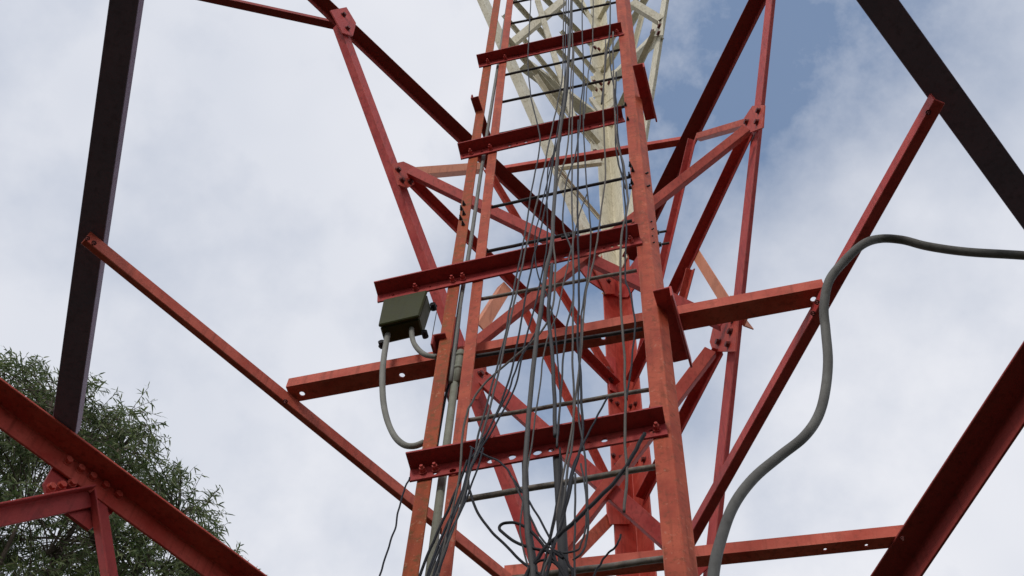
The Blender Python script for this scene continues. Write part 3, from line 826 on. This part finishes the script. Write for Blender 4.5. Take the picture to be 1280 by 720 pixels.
# ------------------------------------------------------------------ the tree on the left
def leaf_mat():
    mt, t, b = new_mat('gum leaves')
    n = t.nodes.new; l = t.links.new
    g_ = n("ShaderNodeNewGeometry")
    r = n("ShaderNodeValToRGB")
    r.color_ramp.elements[0].position = 0; r.color_ramp.elements[0].color = (.060, .100, .032, 1)
    r.color_ramp.elements[1].position = 1; r.color_ramp.elements[1].color = (.25, .28, .13, 1)
    e = r.color_ramp.elements.new(.6); e.color = (.125, .175, .062, 1)
    l(g_.outputs['Random Per Island'], r.inputs[0]); l(r.outputs[0], b.inputs['Base Color'])
    b.inputs['Roughness'].default_value = .55
    tr = n("ShaderNodeBsdfTranslucent"); l(r.outputs[0], tr.inputs[0])
    ms = n("ShaderNodeMixShader"); ms.inputs[0].default_value = .42
    l(b.outputs[0], ms.inputs[1]); l(tr.outputs[0], ms.inputs[2])
    l(ms.outputs[0], t.nodes['Material Output'].inputs[0])
    return mt
M['leaf'] = leaf_mat()
M['bark'] = paint('grey bark', (.10, .080, .065), (.16, .13, .105), (.05, .04, .035), .5, .85, 6, 20)

TD = 10.0
def tree_at(x, y, d):
    r_ = ray(x, y); return CAM + r_ * (d / r_.length)
tbase = tree_at(-110, 900, 12); tbase.z = 0
tree = thing('gum_tree', 'leafy green tree with narrow drooping leaves rising behind the left beams', 'tree', tbase)
random.seed(3)
top = tree_at(20, 640, 12.2)
def limb(b, pts, r0, r1):
    p = spline(pts, 5); n_ = len(p)
    tube_bm(b, p, 0, 8, True, [r0 + (r1 - r0) * i / (n_ - 1) for i in range(n_)])
fork = tbase.lerp(top, .45); fork.z = 6.0
bt = bmesh.new()
limb(bt, [tbase - UP * .2, tbase + Vector((.1, .05, 2)), tbase.lerp(fork, .7) + Vector((-.1, 0, 0)), fork], .19, .12)
# sprays of foliage: (pixel x, y, distance, radius)
sprays = []
bound = [(-260, 400), (-120, 420), (0, 452), (30, 462), (60, 458), (75, 470), (105, 478), (120, 492), (140, 512), (165, 505), (190, 520), (196, 545), (185, 575), (200, 582), (232, 600), (248, 628), (262, 645), (276, 668), (288, 684), (292, 708), (300, 740), (360, 820), (380, 920)]
def edge_y(x):
    for (x0, y0), (x1, y1) in zip(bound, bound[1:]):
        if x0 <= x <= x1 and x1 > x0: return y0 + (y1 - y0) * (x - x0) / (x1 - x0)
    return 400 if x < 0 else 900
tries = 0
while len(sprays) < 1450 and tries < 14000:
    tries += 1
    x = random.uniform(-260, 345); y = random.uniform(400, 930)
    ey = edge_y(x)
    depth_in = y - ey
    if depth_in < 4: continue
    if depth_in < 26 and random.random() < .08: continue
    # the crown opens up low on the left
    if x < 95 and y > 575 and random.random() < .45: continue
    spread = min(1.9, .45 + depth_in / 110)
    sprays.append((tree_at(x, y, 12.2 + random.uniform(-spread, spread)), x, y, depth_in))
lv = bmesh.new()
tw = []
mains = [tree_at(x, y, 12.2 + dz) for x, y, dz in [(60, 520, 0), (150, 560, .4), (-20, 500, -.6), (220, 650, 0), (270, 720, .3), (-120, 520, .4), (30, 640, -1), (130, 680, 1), (-60, 700, 0), (180, 780, -.5)]]
for mpt in mains:
    mid = fork.lerp(mpt, .5) + Vector((random.uniform(-.25, .25), random.uniform(-.25, .25), .25))
    limb(bt, [fork, fork.lerp(mid, .6), mid, mpt], .07, .014)
    tw.append((fork, mid, mpt))
def leaf(b, P, d, side, ln, w):
    d = d.normalized(); s_ = perp(side, d)
    nrm = d.cross(s_)
    tip = P + d * ln + DN * ln * .18
    m1 = P + d * ln * .35 + nrm * ln * .03; m2 = P + d * ln * .7 + DN * ln * .06
    vs = [b.verts.new(q) for q in (P, m1 + s_ * w, m2 + s_ * w * .75, tip, m2 - s_ * w * .75, m1 - s_ * w)]
    b.faces.new((vs[0], vs[1], vs[5])); b.faces.new((vs[1], vs[2], vs[4], vs[5])); b.faces.new((vs[2], vs[3], vs[4]))
for (P, x, y, din) in sprays:
    # each spray hangs from a twig that comes from the nearest main limb
    best = min(((a.lerp(c, .75) if k else c) for (a, _, c) in tw for k in (0, 1)), key=lambda q: (q - P).length)
    v = (P - best)
    mid = best.lerp(P, .5) + UP * .08
    limb(bt, [best, mid, P], .009, .003)
    ntw = random.randint(4, 6)
    for _ in range(ntw):
        out = Vector((random.gauss(0, 1), random.gauss(0, 1), random.gauss(.35, .7))).normalized() * .6 + (v.normalized() * .5 if v.length > .01 else Vector())
        out.normalize()
        ln = random.uniform(.16, .34)
        pts = [P + out * ln * t + DN * (.10 * t * t) for t in (0, .33, .66, 1)]
        limb(bt, pts, .003, .0015)
        for k in range(random.randint(11, 16)):
            t = random.uniform(.15, 1.0)
            q = P + out * ln * t + DN * (.10 * t * t)
            d = out * .55 + Vector((random.gauss(0, .6), random.gauss(0, .6), random.gauss(-.55, .45)))
            leaf(lv, q, d, Vector((random.gauss(0, 1), random.gauss(0, 1), random.gauss(0, 1))), random.uniform(.05, .11), random.uniform(.0042, .0080))
link('trunk', bt, M['bark'], tree, True)
link('crown', lv, M['leaf'], tree)
